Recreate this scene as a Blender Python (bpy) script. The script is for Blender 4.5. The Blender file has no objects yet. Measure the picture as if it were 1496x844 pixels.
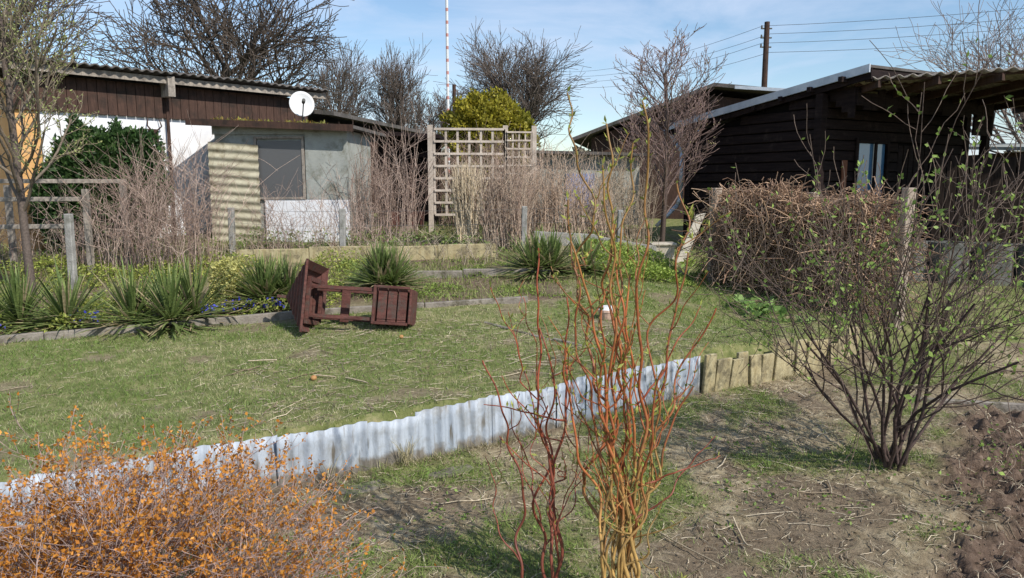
import bpy, math, numpy as np
from mathutils import Vector
RNG=np.random.default_rng
sc=bpy.context.scene
# ------------------------------------------------------------------ helpers
def link(o,parent=None):
    sc.collection.objects.link(o)
    if parent is not None: o.parent=parent
    return o
def empty(name):
    e=bpy.data.objects.new(name,None); e.empty_display_size=.2
    return link(e)
def fast_mesh(name,V,F,mat,col=None,parent=None,smooth=False):
    V=np.asarray(V,dtype=np.float32); F=np.asarray(F,dtype=np.int32)
    me=bpy.data.meshes.new(name)
    me.vertices.add(len(V)); me.vertices.foreach_set("co",V.ravel())
    k=F.shape[1]; me.loops.add(F.size); me.loops.foreach_set("vertex_index",F.ravel())
    me.polygons.add(len(F)); me.polygons.foreach_set("loop_start",np.arange(0,F.size,k,dtype=np.int32))
    me.polygons.foreach_set("loop_total",np.full(len(F),k,dtype=np.int32))
    if smooth: me.polygons.foreach_set("use_smooth",np.ones(len(F),dtype=bool))
    me.update(calc_edges=True)
    if col is not None:
        a=me.color_attributes.new("Col",'FLOAT_COLOR','POINT')
        c=np.ones((len(V),4),dtype=np.float32); c[:,:3]=col
        a.data.foreach_set("color",c.ravel())
    me.materials.append(mat)
    return link(bpy.data.objects.new(name,me),parent)
def nrm(v):
    v=np.asarray(v,float); return v/(np.linalg.norm(v,axis=-1,keepdims=True)+1e-9)
class Tubes:
    def __init__(s): s.g={}
    def add(s,pts,rad,col):
        pts=np.asarray(pts,float); n=len(pts)
        rad=np.broadcast_to(np.asarray(rad,float),(n,)); col=np.broadcast_to(np.asarray(col,float),(n,3))
        s.g.setdefault(n,[]).append((pts,rad,col))
    def build(s,k=3):
        Vs=[];Fs=[];Cs=[];off=0
        for n,l in s.g.items():
            P=np.array([a[0] for a in l]);R=np.array([a[1] for a in l]);C=np.array([a[2] for a in l])
            m=len(P); T=nrm(np.gradient(P,axis=1))
            ref=np.where(np.abs(T[...,2:3])>.9,np.array([1.,0,0]),np.array([0,0,1.]))
            ref=np.broadcast_to(ref[:,:1],T.shape)
            A=nrm(np.cross(T,ref)); B=np.cross(T,A)
            a=np.arange(k)*2*np.pi/k
            V=P[:,:,None,:]+R[:,:,None,None]*(A[:,:,None,:]*np.cos(a)[None,None,:,None]+B[:,:,None,:]*np.sin(a)[None,None,:,None])
            idx=np.arange(m*n*k).reshape(m,n,k)+off
            nx=np.roll(idx,-1,axis=2)
            F=np.stack([idx[:,:-1],nx[:,:-1],nx[:,1:],idx[:,1:]],axis=-1).reshape(-1,4)
            Vs.append(V.reshape(-1,3));Fs.append(F);Cs.append(np.repeat(C.reshape(-1,3),k,axis=0)); off+=m*n*k
        return np.concatenate(Vs),np.concatenate(Fs),np.concatenate(Cs)
    def obj(s,name,mat,parent=None,k=3):
        V,F,C=s.build(k); return fast_mesh(name,V,F,mat,C,parent,smooth=True)
def leaf_mesh(C,D,L,W,cols,rng):
    m=len(C); D=nrm(D); S=nrm(np.cross(D,rng.normal(size=(m,3))))
    L=np.broadcast_to(L,(m,))[:,None]; W=np.broadcast_to(W,(m,))[:,None]
    N=np.cross(D,S)
    V=np.stack([C,C+D*L*.5+S*W*.5+N*W*.15,C+D*L,C+D*L*.5-S*W*.5+N*W*.15],axis=1).reshape(-1,3)
    F=np.arange(m*4).reshape(m,4)
    return V,F,np.repeat(cols,4,axis=0)
def colvar(rng,n,c1,c2,j=.15):
    t=rng.random((n,1)); c=np.array(c1)*(1-t)+np.array(c2)*t
    return np.clip(c*(1+rng.normal(0,j,(n,1))),0.003,1)
class MB:
    def __init__(s): s.v=[];s.f=[]
    def box(s,o,a,b,c):
        o,a,b,c=[np.array(x,float) for x in (o,a,b,c)]; n=len(s.v)
        if np.dot(np.cross(a,b),c)<0: a,b=b,a
        for p in (o,o+a,o+a+b,o+b,o+c,o+a+c,o+a+b+c,o+b+c): s.v.append(tuple(p))
        for q in ((3,2,1,0),(4,5,6,7),(0,1,5,4),(1,2,6,5),(2,3,7,6),(3,0,4,7)): s.f.append(tuple(n+i for i in q))
    def cbox(s,c,sx,sy,sz,rot=0,):
        ca,sa=math.cos(rot),math.sin(rot); ux=np.array([ca,sa,0])*sx; uy=np.array([-sa,ca,0])*sy; uz=np.array([0,0,sz])
        s.box(np.array(c,float)-ux/2-uy/2,ux,uy,uz)
    def poly(s,pts):
        n=len(s.v); s.v+= [tuple(map(float,p)) for p in pts]; s.f.append(tuple(range(n,n+len(pts))))
    def cyl(s,p0,p1,r0,r1=None,k=10):
        r1=r0 if r1 is None else r1; p0=np.array(p0,float);p1=np.array(p1,float); t=nrm(p1-p0)
        a=nrm(np.cross(t,[0,0,1] if abs(t[2])<.9 else [1,0,0])); b=np.cross(t,a); n=len(s.v)
        for p,r in((p0,r0),(p1,r1)):
            for i in range(k):
                an=2*math.pi*i/k; s.v.append(tuple(p+r*(a*math.cos(an)+b*math.sin(an))))
        for i in range(k):
            j=(i+1)%k; s.f.append((n+i,n+j,n+k+j,n+k+i))
        s.f.append(tuple(n+i for i in range(k))[::-1]); s.f.append(tuple(n+k+i for i in range(k)))
    def obj(s,name,mat,parent=None,bevel=0,smooth=False):
        me=bpy.data.meshes.new(name); me.from_pydata(s.v,[],s.f); me.update(); me.materials.append(mat)
        if smooth: me.shade_smooth()
        o=link(bpy.data.objects.new(name,me),parent)
        if bevel:
            m=o.modifiers.new("b",'BEVEL'); m.width=bevel; m.segments=1
        return o
_h=RNG(5).random((64,256,256))
def vn(x,y,f,seed=0):
    x=np.asarray(x,float)*f+1000;y=np.asarray(y,float)*f+1000
    xi=np.floor(x).astype(int);yi=np.floor(y).astype(int);fx=x-xi;fy=y-yi
    fx=fx*fx*(3-2*fx);fy=fy*fy*(3-2*fy); g=_h[seed]
    a=g[xi%256,yi%256];b=g[(xi+1)%256,yi%256];c=g[xi%256,(yi+1)%256];d=g[(xi+1)%256,(yi+1)%256]
    return (a*(1-fx)+b*fx)*(1-fy)+(c*(1-fx)+d*fx)*fy
def fbm(x,y,f,seed=0): return .5*vn(x,y,f,seed)+.3*vn(x,y,f*2.1,seed+1)+.2*vn(x,y,f*4.3,seed+2)
def ss(a,b,x):
    t=np.clip((x-a)/(b-a),0,1); return t*t*(3-2*t)
# ------------------------------------------------------------------ materials
def newmat(name):
    m=bpy.data.materials.new(name); m.use_nodes=True; nt=m.node_tree
    return m,nt,nt.nodes["Principled BSDF"]
def mat(name,c1,c2,scale=8,rough=.8,bump=.2,bscale=40,metal=0,stretch=(1,1,1),c3=None,c3s=3,c3t=(.5,.65),spec=.3):
    m,nt,b=newmat(name); N=nt.nodes;L=nt.links
    tc=N.new("ShaderNodeTexCoord");mp=N.new("ShaderNodeMapping");mp.inputs["Scale"].default_value=stretch
    L.new(tc.outputs["Object"],mp.inputs[0])
    n=N.new("ShaderNodeTexNoise");n.inputs["Scale"].default_value=scale;n.inputs["Detail"].default_value=6;n.inputs["Roughness"].default_value=.65
    L.new(mp.outputs[0],n.inputs[0])
    r=N.new("ShaderNodeValToRGB");r.color_ramp.elements[0].position=.35;r.color_ramp.elements[1].position=.65
    r.color_ramp.elements[0].color=(*c1,1);r.color_ramp.elements[1].color=(*c2,1)
    L.new(n.outputs[0],r.inputs[0]); out=r.outputs[0]
    if c3 is not None:
        n3=N.new("ShaderNodeTexNoise");n3.inputs["Scale"].default_value=c3s;n3.inputs["Detail"].default_value=8;n3.inputs["Roughness"].default_value=.7
        L.new(tc.outputs["Object"],n3.inputs[0])
        r3=N.new("ShaderNodeValToRGB");r3.color_ramp.elements[0].position=c3t[0];r3.color_ramp.elements[1].position=c3t[1]
        L.new(n3.outputs[0],r3.inputs[0])
        mx=N.new("ShaderNodeMix");mx.data_type='RGBA';L.new(r3.outputs[0],mx.inputs["Factor"]);L.new(out,mx.inputs["A"]);mx.inputs["B"].default_value=(*c3,1);out=mx.outputs["Result"]
    L.new(out,b.inputs["Base Color"])
    b.inputs["Roughness"].default_value=rough;b.inputs["Metallic"].default_value=metal;b.inputs["Specular IOR Level"].default_value=spec
    nb=N.new("ShaderNodeTexNoise");nb.inputs["Scale"].default_value=bscale;nb.inputs["Detail"].default_value=5;L.new(mp.outputs[0],nb.inputs[0])
    bp=N.new("ShaderNodeBump");bp.inputs["Strength"].default_value=bump;bp.inputs["Distance"].default_value=.02
    L.new(nb.outputs[0],bp.inputs["Height"]);L.new(bp.outputs[0],b.inputs["Normal"])
    return m
def vegmat(name,rough=.7,trans=0,spec=.3,nscale=60):
    m,nt,b=newmat(name);N=nt.nodes;L=nt.links
    a=N.new("ShaderNodeAttribute");a.attribute_name="Col"
    n=N.new("ShaderNodeTexNoise");n.inputs["Scale"].default_value=nscale;n.inputs["Detail"].default_value=3
    tc=N.new("ShaderNodeTexCoord");L.new(tc.outputs["Object"],n.inputs[0])
    mr=N.new("ShaderNodeMapRange");mr.inputs[1].default_value=.3;mr.inputs[2].default_value=.7;mr.inputs[3].default_value=.65;mr.inputs[4].default_value=1.3
    L.new(n.outputs[0],mr.inputs[0])
    vm=N.new("ShaderNodeVectorMath");vm.operation='SCALE';L.new(a.outputs["Color"],vm.inputs[0]);L.new(mr.outputs[0],vm.inputs["Scale"])
    L.new(vm.outputs[0],b.inputs["Base Color"]);b.inputs["Roughness"].default_value=rough;b.inputs["Specular IOR Level"].default_value=spec
    if trans:
        t=N.new("ShaderNodeBsdfTranslucent");L.new(vm.outputs[0],t.inputs[0]);mx=N.new("ShaderNodeMixShader");mx.inputs[0].default_value=trans
        L.new(b.outputs[0],mx.inputs[1]);L.new(t.outputs[0],mx.inputs[2]);L.new(mx.outputs[0],N["Material Output"].inputs[0])
    return m
M_bark=vegmat("twig_bark",.8); M_leaf=vegmat("leaf",.55,.35); M_grass=vegmat("grass_blade",.6,.3); M_willow=vegmat("willow_bark",.5,0,.4,30)
M_wood_dark=mat("dark_stained_wood",(.010,.006,.006),(.026,.016,.014),3,.8,.4,30,stretch=(1,1,12),c3=(.05,.035,.028),c3s=5,c3t=(.55,.75),spec=.15)
M_wood_brown=mat("brown_board",(.045,.024,.017),(.085,.046,.032),6,.8,.3,30,stretch=(6,6,1),c3=(.03,.02,.015),c3s=3)
M_wood_red=mat("red_brown_wood",(.075,.028,.022),(.155,.062,.048),8,.8,.5,50,stretch=(1,5,5),c3=(.09,.065,.052),c3s=12)
M_wood_grey=mat("weathered_wood",(.22,.19,.16),(.40,.35,.29),6,.85,.4,40,stretch=(4,4,1),c3=(.14,.12,.10),c3s=9)
M_wood_pale=mat("pale_wood",(.42,.37,.29),(.58,.52,.42),6,.8,.3,40,stretch=(4,4,1))
M_post=mat("post_wood",(.28,.22,.17),(.44,.36,.28),6,.85,.4,40,stretch=(4,4,1))
M_plank_y=mat("lichen_plank",(.34,.27,.14),(.46,.40,.24),5,.85,.4,40,stretch=(4,4,1),c3=(.18,.15,.09),c3s=7,c3t=(.48,.62))
M_edging=mat("concrete_edging",(.18,.155,.13),(.30,.265,.22),9,.9,.4,60,c3=(.09,.08,.05),c3s=6)
M_conc=mat("concrete",(.24,.23,.21),(.36,.35,.32),10,.9,.4,70,c3=(.14,.14,.11),c3s=7,c3t=(.5,.7))
M_conc_d=mat("concrete_dark",(.09,.09,.08),(.15,.145,.13),10,.9,.4,70,c3=(.05,.055,.04),c3s=7,c3t=(.5,.7))
M_stone=mat("mossy_stone",(.12,.10,.08),(.22,.19,.15),10,.95,.5,60,c3=(.14,.15,.06),c3s=9,c3t=(.45,.6))
M_white=mat("white_plaster",(.72,.72,.73),(.82,.82,.82),5,.9,.2,50,c3=(.55,.53,.50),c3s=3,c3t=(.58,.82))
M_orange=mat("apricot_plaster",(.6,.33,.12),(.68,.40,.17),5,.9,.2,50)
M_greyp=mat("grey_panel",(.30,.31,.28),(.38,.39,.35),6,.8,.2,50,c3=(.2,.2,.16),c3s=4)
M_roof=mat("fibre_cement_roof",(.08,.07,.065),(.15,.135,.12),8,.9,.4,40,c3=(.04,.04,.03),c3s=4)
M_yelcor=mat("yellowed_corrugated",(.40,.36,.25),(.52,.48,.35),7,.7,.2,30,c3=(.26,.22,.14),c3s=6)
M_metal=mat("galvanised_metal",(.42,.46,.5),(.58,.61,.64),6,.45,.1,30,metal=.3)
M_dark=mat("dark_interior",(.008,.007,.007),(.014,.012,.011),5,.95,.1,30,spec=.05)
M_dish=mat("dish_white",(.62,.62,.61),(.72,.72,.70),3,.6,.05,20)
M_tarp=mat("blue_tarp",(.16,.22,.42),(.25,.30,.5),4,.6,.3,15)
def corr_mat():
    m=mat("corrugated_sheet",(.32,.36,.41),(.46,.50,.55),6,.6,.3,40,metal=.0,stretch=(1,1,.3),c3=(.24,.235,.215),c3s=6,c3t=(.48,.74))
    nt=m.node_tree;N=nt.nodes;L=nt.links;b=N["Principled BSDF"]
    src=b.inputs["Base Color"].links[0].from_socket
    tc=N.new("ShaderNodeTexCoord");mp=N.new("ShaderNodeMapping");mp.inputs["Scale"].default_value=(1,1,.12);L.new(tc.outputs["Object"],mp.inputs[0])
    n2=N.new("ShaderNodeTexNoise");n2.inputs["Scale"].default_value=38;n2.inputs["Detail"].default_value=3;L.new(mp.outputs[0],n2.inputs[0])
    r2=N.new("ShaderNodeValToRGB");r2.color_ramp.elements[0].position=.60;r2.color_ramp.elements[1].position=.74;L.new(n2.outputs[0],r2.inputs[0])
    mx0=N.new("ShaderNodeMix");mx0.data_type='RGBA';L.new(r2.outputs[0],mx0.inputs["Factor"]);L.new(src,mx0.inputs["A"]);mx0.inputs["B"].default_value=(.17,.15,.12,1)
    sx=N.new("ShaderNodeSeparateXYZ");L.new(tc.outputs["Object"],sx.inputs[0])
    n=N.new("ShaderNodeTexNoise");n.inputs["Scale"].default_value=9;n.inputs["Detail"].default_value=6;L.new(tc.outputs["Object"],n.inputs[0])
    a=N.new("ShaderNodeMath");a.operation='MULTIPLY_ADD';L.new(n.outputs[0],a.inputs[0]);a.inputs[1].default_value=-.28;L.new(sx.outputs[2],a.inputs[2])
    r=N.new("ShaderNodeValToRGB");r.color_ramp.elements[0].position=0.0;r.color_ramp.elements[0].color=(.85,.85,.85,1);r.color_ramp.elements[1].position=.05;r.color_ramp.elements[1].color=(0,0,0,1)
    a2=N.new("ShaderNodeMath");a2.operation='ADD';L.new(a.outputs[0],a2.inputs[0]);a2.inputs[1].default_value=.128;L.new(a2.outputs[0],r.inputs[0])
    mx=N.new("ShaderNodeMix");mx.data_type='RGBA';L.new(r.outputs[0],mx.inputs["Factor"]);L.new(mx0.outputs["Result"],mx.inputs["A"]);mx.inputs["B"].default_value=(.16,.13,.09,1)
    L.new(mx.outputs["Result"],b.inputs["Base Color"]);return m
M_corr=corr_mat()
def glass(name,c,ro=.08):
    m,nt,b=newmat(name);b.inputs["Base Color"].default_value=(*c,1);b.inputs["Roughness"].default_value=ro;b.inputs["Specular IOR Level"].default_value=.9;return m
M_glass2=glass("window_glass_painted_reflection",(.10,.22,.36))  # blue base colour paints a reflection onto the pane; the glass isn't tinted
# ------------------------------------------------------------------ terrain
WX=[-7,-3.6,-1.4,-.2,1.31,2.6,3.6,8];WY=[0.2,2.38,3.78,4.42,5.46,6.19,6.5,6.5]
def yw(x): return np.interp(x,WX,WY)
def H(x,y,noise=True):
    x=np.asarray(x,float);y=np.asarray(y,float)
    u1=np.interp(y,[0,4,5,6.5,8.9,12,20,60,300],[.24,.26,.30,.40,.68,.92,1.15,1.3,1.3])
    u2=np.interp(y,[0,4,6.5,8.9,12,20,60,300],[.25,.27,.33,.48,.60,.9,1.3,1.3])
    t=ss(.6,2.6,x);up=u1*(1-t)+u2*t
    lo=np.interp(y,[0,4,6.2,7,8.5,12,20,60,300],[-.02,-.02,.03,.2,.42,.58,.9,1.3,1.3])
    w=np.interp(x,[2.6,3.6],[.035,1.2])
    k=ss(-w+.0,w,y-yw(x)-.05)
    z=lo*(1-k)+up*k
    if noise:
        z=z+(fbm(x,y,1.3,3)-.5)*.05+(fbm(x,y,7,8)-.5)*.018
        so=soil(x,y); z=z+so*((fbm(x,y,5,12)-.5)*.14+(fbm(x,y,14,20)-.5)*.11+(vn(x,y,33,25)-.5)*.045)
        z=z+(1-k)*(1-so)*((fbm(x,y,12,26)-.5)*.035)
    return z
def soil(x,y):
    d=(x-1.55)*.81-(y-2.6)*.58+(fbm(x,y,2,30)-.5)*.7
    return ss(-.15,.2,d)*ss(5.6,5.0,y)
BX=[-9,-4.1,-2.0,-.88,.15,.6];BY=[3.8,5.8,6.65,6.9,7.15,7.2]
def yb(x): return np.interp(x,BX,BY)
xs=np.unique(np.concatenate([-np.geomspace(6.5,400,30)[::-1],np.arange(-6.5,1.2,.055),np.arange(1.2,4.2,.018),np.arange(4.2,8.01,.055),np.geomspace(8,400,30)]))
ys=np.unique(np.concatenate([[-300,-60,-10,-2,0,1],np.arange(1.2,2.2,.055),np.arange(2.2,5.4,.02),np.arange(5.4,12,.055),np.geomspace(12,600,45)]))
X,Y=np.meshgrid(xs,ys,indexing='ij');Z=H(X,Y)
nx,ny=X.shape;idx=np.arange(nx*ny).reshape(nx,ny)
F=np.stack([idx[:-1,:-1],idx[1:,:-1],idx[1:,1:],idx[:-1,1:]],-1).reshape(-1,4)
up=ss(-.02,.02,Y-yw(X)-.03)
S=soil(X,Y);
bed=up*ss(0,.06,Y-yb(X))*ss(.9,.3,X)*ss(13,11,Y)*(.45+.55*ss(.4,.6,fbm(X,Y,1.6,40)))
lowg=ss(.47,.63,fbm(X,Y,1.7,45))*(1-up)
bare=up*(1-bed)*ss(.60,.72,fbm(X,Y,2.6,52))
gr=np.clip(up*(1-bed)*.85*(1-.8*bare)+lowg*.8,0,1)*(1-S)
dirt=(1-up)*ss(.50,.66,fbm(X,Y,2.2,50))*.85+.5*bare
gm=np.stack([np.clip(S+bed*.8,0,1),gr,np.clip(dirt,0,1)],-1).reshape(-1,3)
def ground_mat():
    m,nt,b=newmat("ground_mix");N=nt.nodes;L=nt.links
    tc=N.new("ShaderNodeTexCoord");a=N.new("ShaderNodeAttribute");a.attribute_name="Col";sp=N.new("ShaderNodeSeparateXYZ");L.new(a.outputs["Vector"],sp.inputs[0])
    def noise(s,d=8,r=.7):
        n=N.new("ShaderNodeTexNoise");n.inputs["Scale"].default_value=s;n.inputs["Detail"].default_value=d;n.inputs["Roughness"].default_value=r;L.new(tc.outputs["Object"],n.inputs[0]);return n.outputs[0]
    def ramp(src,els):
        r=N.new("ShaderNodeValToRGB")
        while len(r.color_ramp.elements)<len(els): r.color_ramp.elements.new(.5)
        for e,(p,c) in zip(r.color_ramp.elements,els): e.position=p;e.color=(*c,1)
        L.new(src,r.inputs[0]);return r.outputs[0]
    def mix(f,A,B):
        x=N.new("ShaderNodeMix");x.data_type='RGBA';L.new(f,x.inputs["Factor"]);L.new(A,x.inputs["A"]);L.new(B,x.inputs["B"]);return x.outputs["Result"]
    base=ramp(noise(14),[(.3,(.14,.105,.062)),(.5,(.31,.25,.155)),(.68,(.46,.39,.26))])
    dirt=ramp(noise(22),[(.3,(.09,.065,.045)),(.6,(.23,.175,.12))])
    grass=ramp(noise(9),[(.32,(.09,.125,.03)),(.5,(.17,.20,.06)),(.66,(.34,.31,.15))])
    so=ramp(noise(26),[(.3,(.075,.050,.036)),(.55,(.165,.115,.083)),(.72,(.27,.20,.15))])
    c=mix(sp.outputs[2],base,dirt);c=mix(sp.outputs[1],c,grass);c=mix(sp.outputs[0],c,so)
    L.new(c,b.inputs["Base Color"]);b.inputs["Roughness"].default_value=.95;b.inputs["Specular IOR Level"].default_value=.1
    bp=N.new("ShaderNodeBump");bp.inputs["Strength"].default_value=.8;bp.inputs["Distance"].default_value=.03;L.new(noise(45),bp.inputs["Height"]);L.new(bp.outputs[0],b.inputs["Normal"])
    return m
fast_mesh("ground",np.stack([X,Y,Z],-1).reshape(-1,3),F,ground_mat(),gm,smooth=True)
# ------------------------------------------------------------------ grass
def blades(name,x,y,h,w,cols,rng,lean=.5):
    n=len(x);z=H(x,y)-.004;a=rng.random(n)*2*np.pi;b=rng.random(n)*2*np.pi
    base=np.stack([x,y,z],-1);s=np.stack([np.cos(a),np.sin(a),np.zeros(n)],-1)*(w*.5)[:,None]
    l=np.stack([np.cos(b)*h*lean*rng.random(n),np.sin(b)*h*lean*rng.random(n),h],-1)
    V=np.stack([base-s,base+s,base+l],1).reshape(-1,3)
    return fast_mesh(name,V,np.arange(3*n).reshape(n,3),M_grass,np.repeat(cols,3,0))
r=RNG(1)
n=340000;y=2.2+6.2*r.random(n)**1.15;x=-6.5+9.5*r.random(n)
k=(y>yw(x)+.07)&((y<yb(x)-.02)|(x>.5));k&=r.random(n)<(.25+1.0*fbm(x,y,2.5,33))*(1-.75*ss(.60,.72,fbm(x,y,2.6,52)));k&=np.abs(x)<y*.78+.4
x=x[k];y=y[k];n=len(x);gf=ss(.36,.58,fbm(x,y,1.1,37)*.6+.4*fbm(x,y,4,39)+r.normal(0,.10,n))[:,None]
c=colvar(r,n,(.13,.21,.04),(.23,.31,.08))*gf+colvar(r,n,(.42,.37,.21),(.60,.54,.34))*(1-gf)
hh=.012+.024*r.random(n)*(.6+gf[:,0]*.8)+.05*(r.random(n)<.012)*r.random(n)
blades("lawn_grass",x,y,hh,.0035+.003*r.random(n)*(y/5),c,r,1.4)
r=RNG(2)
n=300000;y=1.9+6*r.random(n)**1.2;x=-3.5+8.5*r.random(n)
g=fbm(x,y,1.7,45);k=(y<yw(x)-.05)&(soil(x,y)<.35)&(r.random(n)<ss(.40,.60,g)*.85+.15)
x=x[k];y=y[k];g=g[k];n=len(x);gf=ss(.46,.62,g+r.normal(0,.09,n))[:,None]
c=colvar(r,n,(.14,.21,.04),(.24,.31,.08))*gf+colvar(r,n,(.36,.30,.18),(.62,.54,.37))*(1-gf)
blades("rough_grass",x,y,.008+.040*r.random(n)*(.3+gf[:,0]),.004+.003*r.random(n),c,r,2.4)
r=RNG(9)
n=7000;x=r.uniform(-3.5,2.6,n);y=yw(x)-.04-np.abs(r.normal(0,.04,n));k=fbm(x,y,2.3,15)>.55;x=x[k];y=y[k];n=len(x)
blades("edge_straw",x,y,.015+.06*r.random(n)**3,.004+.003*r.random(n),colvar(r,n,(.20,.18,.09),(.50,.43,.28)),r,1.6)
T=Tubes()
for (cx,cy,m) in [(-.62,4.12,40),(-1.0,3.9,14),(.35,4.72,16),(1.2,5.3,18)]:
    for i in range(m):
        a=r.random()*6.28;L=r.uniform(.12,.30);o=np.array([cx+r.normal(0,.015),cy+r.normal(0,.012),float(H(cx,cy))]);t=np.linspace(0,1,6)[:,None]
        P=o+np.array([math.cos(a)*.35,math.sin(a)*.35,1])*L*t;P[:,2]-=(t[:,0]**2)*L*.35;T.add(P,np.linspace(.0016,.0006,6),colvar(r,1,(.32,.28,.14),(.58,.50,.32))[0])
T.obj("straw_tufts",M_bark)
r=RNG(3)
n=90000;y=6.6+6*r.random(n);x=-8+16*r.random(n);k=((y>yb(x)+.08)|(x>3))&(fbm(x,y,1.2,48)+r.normal(0,.06,n)>.48)
x=x[k];y=y[k];n=len(x);c=colvar(r,n,(.13,.19,.04),(.36,.37,.14),.25)
blades("bed_grass",x,y,.03+.07*r.random(n),.006+.005*r.random(n),c,r,1.2)
r=RNG(4);T=Tubes()
for i in range(8500):
    if i<6800: y0=2+4.5*r.random();x0=-1.8+6*r.random()
    else: y0=3.6+4.5*r.random();x0=-5+7*r.random()
    if abs(y0-yw(x0))<.10: continue
    L=r.uniform(.02,.10) if r.random()<.975 else r.uniform(.12,.30);a=r.random()*6.28;d=np.array([math.cos(a),math.sin(a)])*L
    xx=x0+np.linspace(0,1,4)*d[0]+r.normal(0,L*.05,4);yy=y0+np.linspace(0,1,4)*d[1]+r.normal(0,L*.05,4)
    if (yy-yw(xx)).min()*(yy-yw(xx)).max()<0: continue
    zz=H(xx,yy)+.004+r.random()*.010;T.add(np.stack([xx,yy,zz],-1),r.uniform(.001,.0025)*(1+.7*(L>.15)),colvar(r,1,(.16,.11,.07),(.62,.53,.38))[0])
for (x0,y0,L,a,rr) in [(-.95,4.75,.22,2.5,.008),(-1.2,4.9,.16,2.9,.006),(.9,2.95,.4,2.2,.004),(1.05,3.1,.3,1.5,.005),(-1.9,5.2,.2,.2,.006)]:
    t=np.linspace(0,1,5);xx=x0+L*t*math.cos(a);yy=y0+L*t*math.sin(a);T.add(np.stack([xx,yy,H(xx,yy)+.02],-1),rr,(.50,.41,.28))
T.obj("plant_litter",M_bark)
n=10000;y=2+5*r.random(n);x=-4+8.5*r.random(n);k=(np.abs(y-yw(x))>.1);x=x[k];y=y[k];n=len(x)
k=(y<yw(x))|(r.random(n)<.08);x=x[k];y=y[k];n=len(x)
C=np.stack([x,y,H(x,y)+.006],-1);D=r.normal(size=(n,3))*[1,1,.2]
V,F,Cc=leaf_mesh(C,D,r.uniform(.01,.03,n),r.uniform(.006,.016,n),colvar(r,n,(.14,.09,.055),(.50,.40,.26),.2),r);fast_mesh("fallen_leaves",V,F,M_leaf,Cc)
r=RNG(6);n=3800;x=1.3+3.2*r.random(n);y=2+3.4*r.random(n);k=soil(x,y)>.45;x=x[k];y=y[k];n=len(x)
oc=np.array([[1,0,0],[0,1,0],[-1,0,0],[0,-1,0],[0,0,.6],[0,0,-1]],float);of=np.array([[0,1,4],[1,2,4],[2,3,4],[3,0,4],[1,0,5],[2,1,5],[3,2,5],[0,3,5]])
s=.004+.014*r.random(n)**3;V=oc[None]*s[:,None,None]*r.uniform(.5,1.4,(n,6,1))+r.normal(0,.15,(n,6,3))*s[:,None,None];V=V+np.stack([x,y,H(x,y)-.001],-1)[:,None,:]
F=(np.arange(n)[:,None,None]*6+of[None]).reshape(-1,3)
fast_mesh("soil_crumbs",V.reshape(-1,3),F,M_bark,np.repeat(colvar(r,n,(.12,.085,.062),(.22,.16,.12)),6,0))
e=MB();r=RNG(7)
for (x,y,w,d,a) in [(.42,3.75,.26,.16,.3),(-.35,4.02,.30,.14,.5),(-.8,3.78,.3,.13,.6),(.62,4.75,.22,.14,.6)]:
    z=float(H(x,y));pts=[]
    for i in range(9):
        t=i/9*6.283;rr=r.uniform(.75,1.15);px=w/2*math.cos(t)*rr;py=d/2*math.sin(t)*rr
        pts.append((x+px*math.cos(a)-py*math.sin(a),y+px*math.sin(a)+py*math.cos(a)))
    nn=len(e.v);e.v+=[(p[0],p[1],z+.012+r.normal(0,.003)) for p in pts]+[(p[0],p[1],z-.04) for p in pts]
    e.f.append(tuple(nn+i for i in range(9)));e.f+=[(nn+i,nn+9+i,nn+9+(i+1)%9,nn+(i+1)%9) for i in range(9)]
e.obj("stepping_stones",M_stone,bevel=.006)
# ------------------------------------------------------------------ corrugated retaining strip
par=empty("corrugated_metal_edging");r=RNG(8);si=0
arc=np.linspace(-4.6,1.42,1200);ax=arc;ay=yw(arc);dl=np.r_[0,np.cumsum(np.hypot(np.diff(ax),np.diff(ay)))]
tot=dl[-1];s0=0
while s0<tot-.05:
    ln=min(r.choice([.22,.35,.5,.7])*r.uniform(.9,1.1),tot-s0);m=max(12,int(ln/.004));s=np.linspace(s0,s0+ln+.03,m);s=np.minimum(s,tot)
    px=np.interp(s,dl,ax);py=np.interp(s,dl,ay);tx=np.gradient(px)+1e-9;ty=np.gradient(py);tl=np.hypot(tx,ty);nxn=ty/tl;nyn=-tx/tl
    am=r.uniform(.007,.012);wv=am*np.sin(s*2*np.pi/r.uniform(.070,.080)+r.random()*6)+.004*(si%2)+r.normal(0,.006)
    ht=.30+r.uniform(-.03,.02)+np.linspace(0,r.uniform(-.025,.025),m)+.016*(vn(s,s*0,7,9)-.5)
    lean=r.uniform(-.02,.03);V=[]
    zb=H(px+nxn*.03,py+nyn*.03,False)
    for f in np.linspace(0,1,6):
        q=wv+lean*f+.008*(vn(s,s*0+f*3,4,10)-.5);V.append(np.stack([px+nxn*(q+.02),py+nyn*(q+.02),zb-.06+(ht+.06)*f],-1))
    V=np.concatenate(V);ii=np.arange(6*m).reshape(6,m);F=np.stack([ii[:-1,:-1],ii[:-1,1:],ii[1:,1:],ii[1:,:-1]],-1).reshape(-1,4)
    o=fast_mesh("sheet_%d"%si,V,F,M_corr,None,par,True);md=o.modifiers.new("s",'SOLIDIFY');md.thickness=.003
    s0+=ln+(0.016 if r.random()<.45 else 0);si+=1
e=MB();s=1.44
while s<2.85:
    y=float(yw(s));w=r.uniform(.09,.16);h=.27+r.uniform(-.05,.06);d=nrm([1.29,.73,0]);nn=np.array([d[1],-d[0],0]);z=float(H(s+.05,y-.08,False))-.08
    e.box(np.array([s,y,z])+nn*r.uniform(0,.03),d*w*.95,nn*.03,np.array([nn[0]*r.uniform(-.03,.05)+d[0]*r.normal(0,.012),nn[1]*.02,h+.08]));s+=w*d[0]
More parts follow.
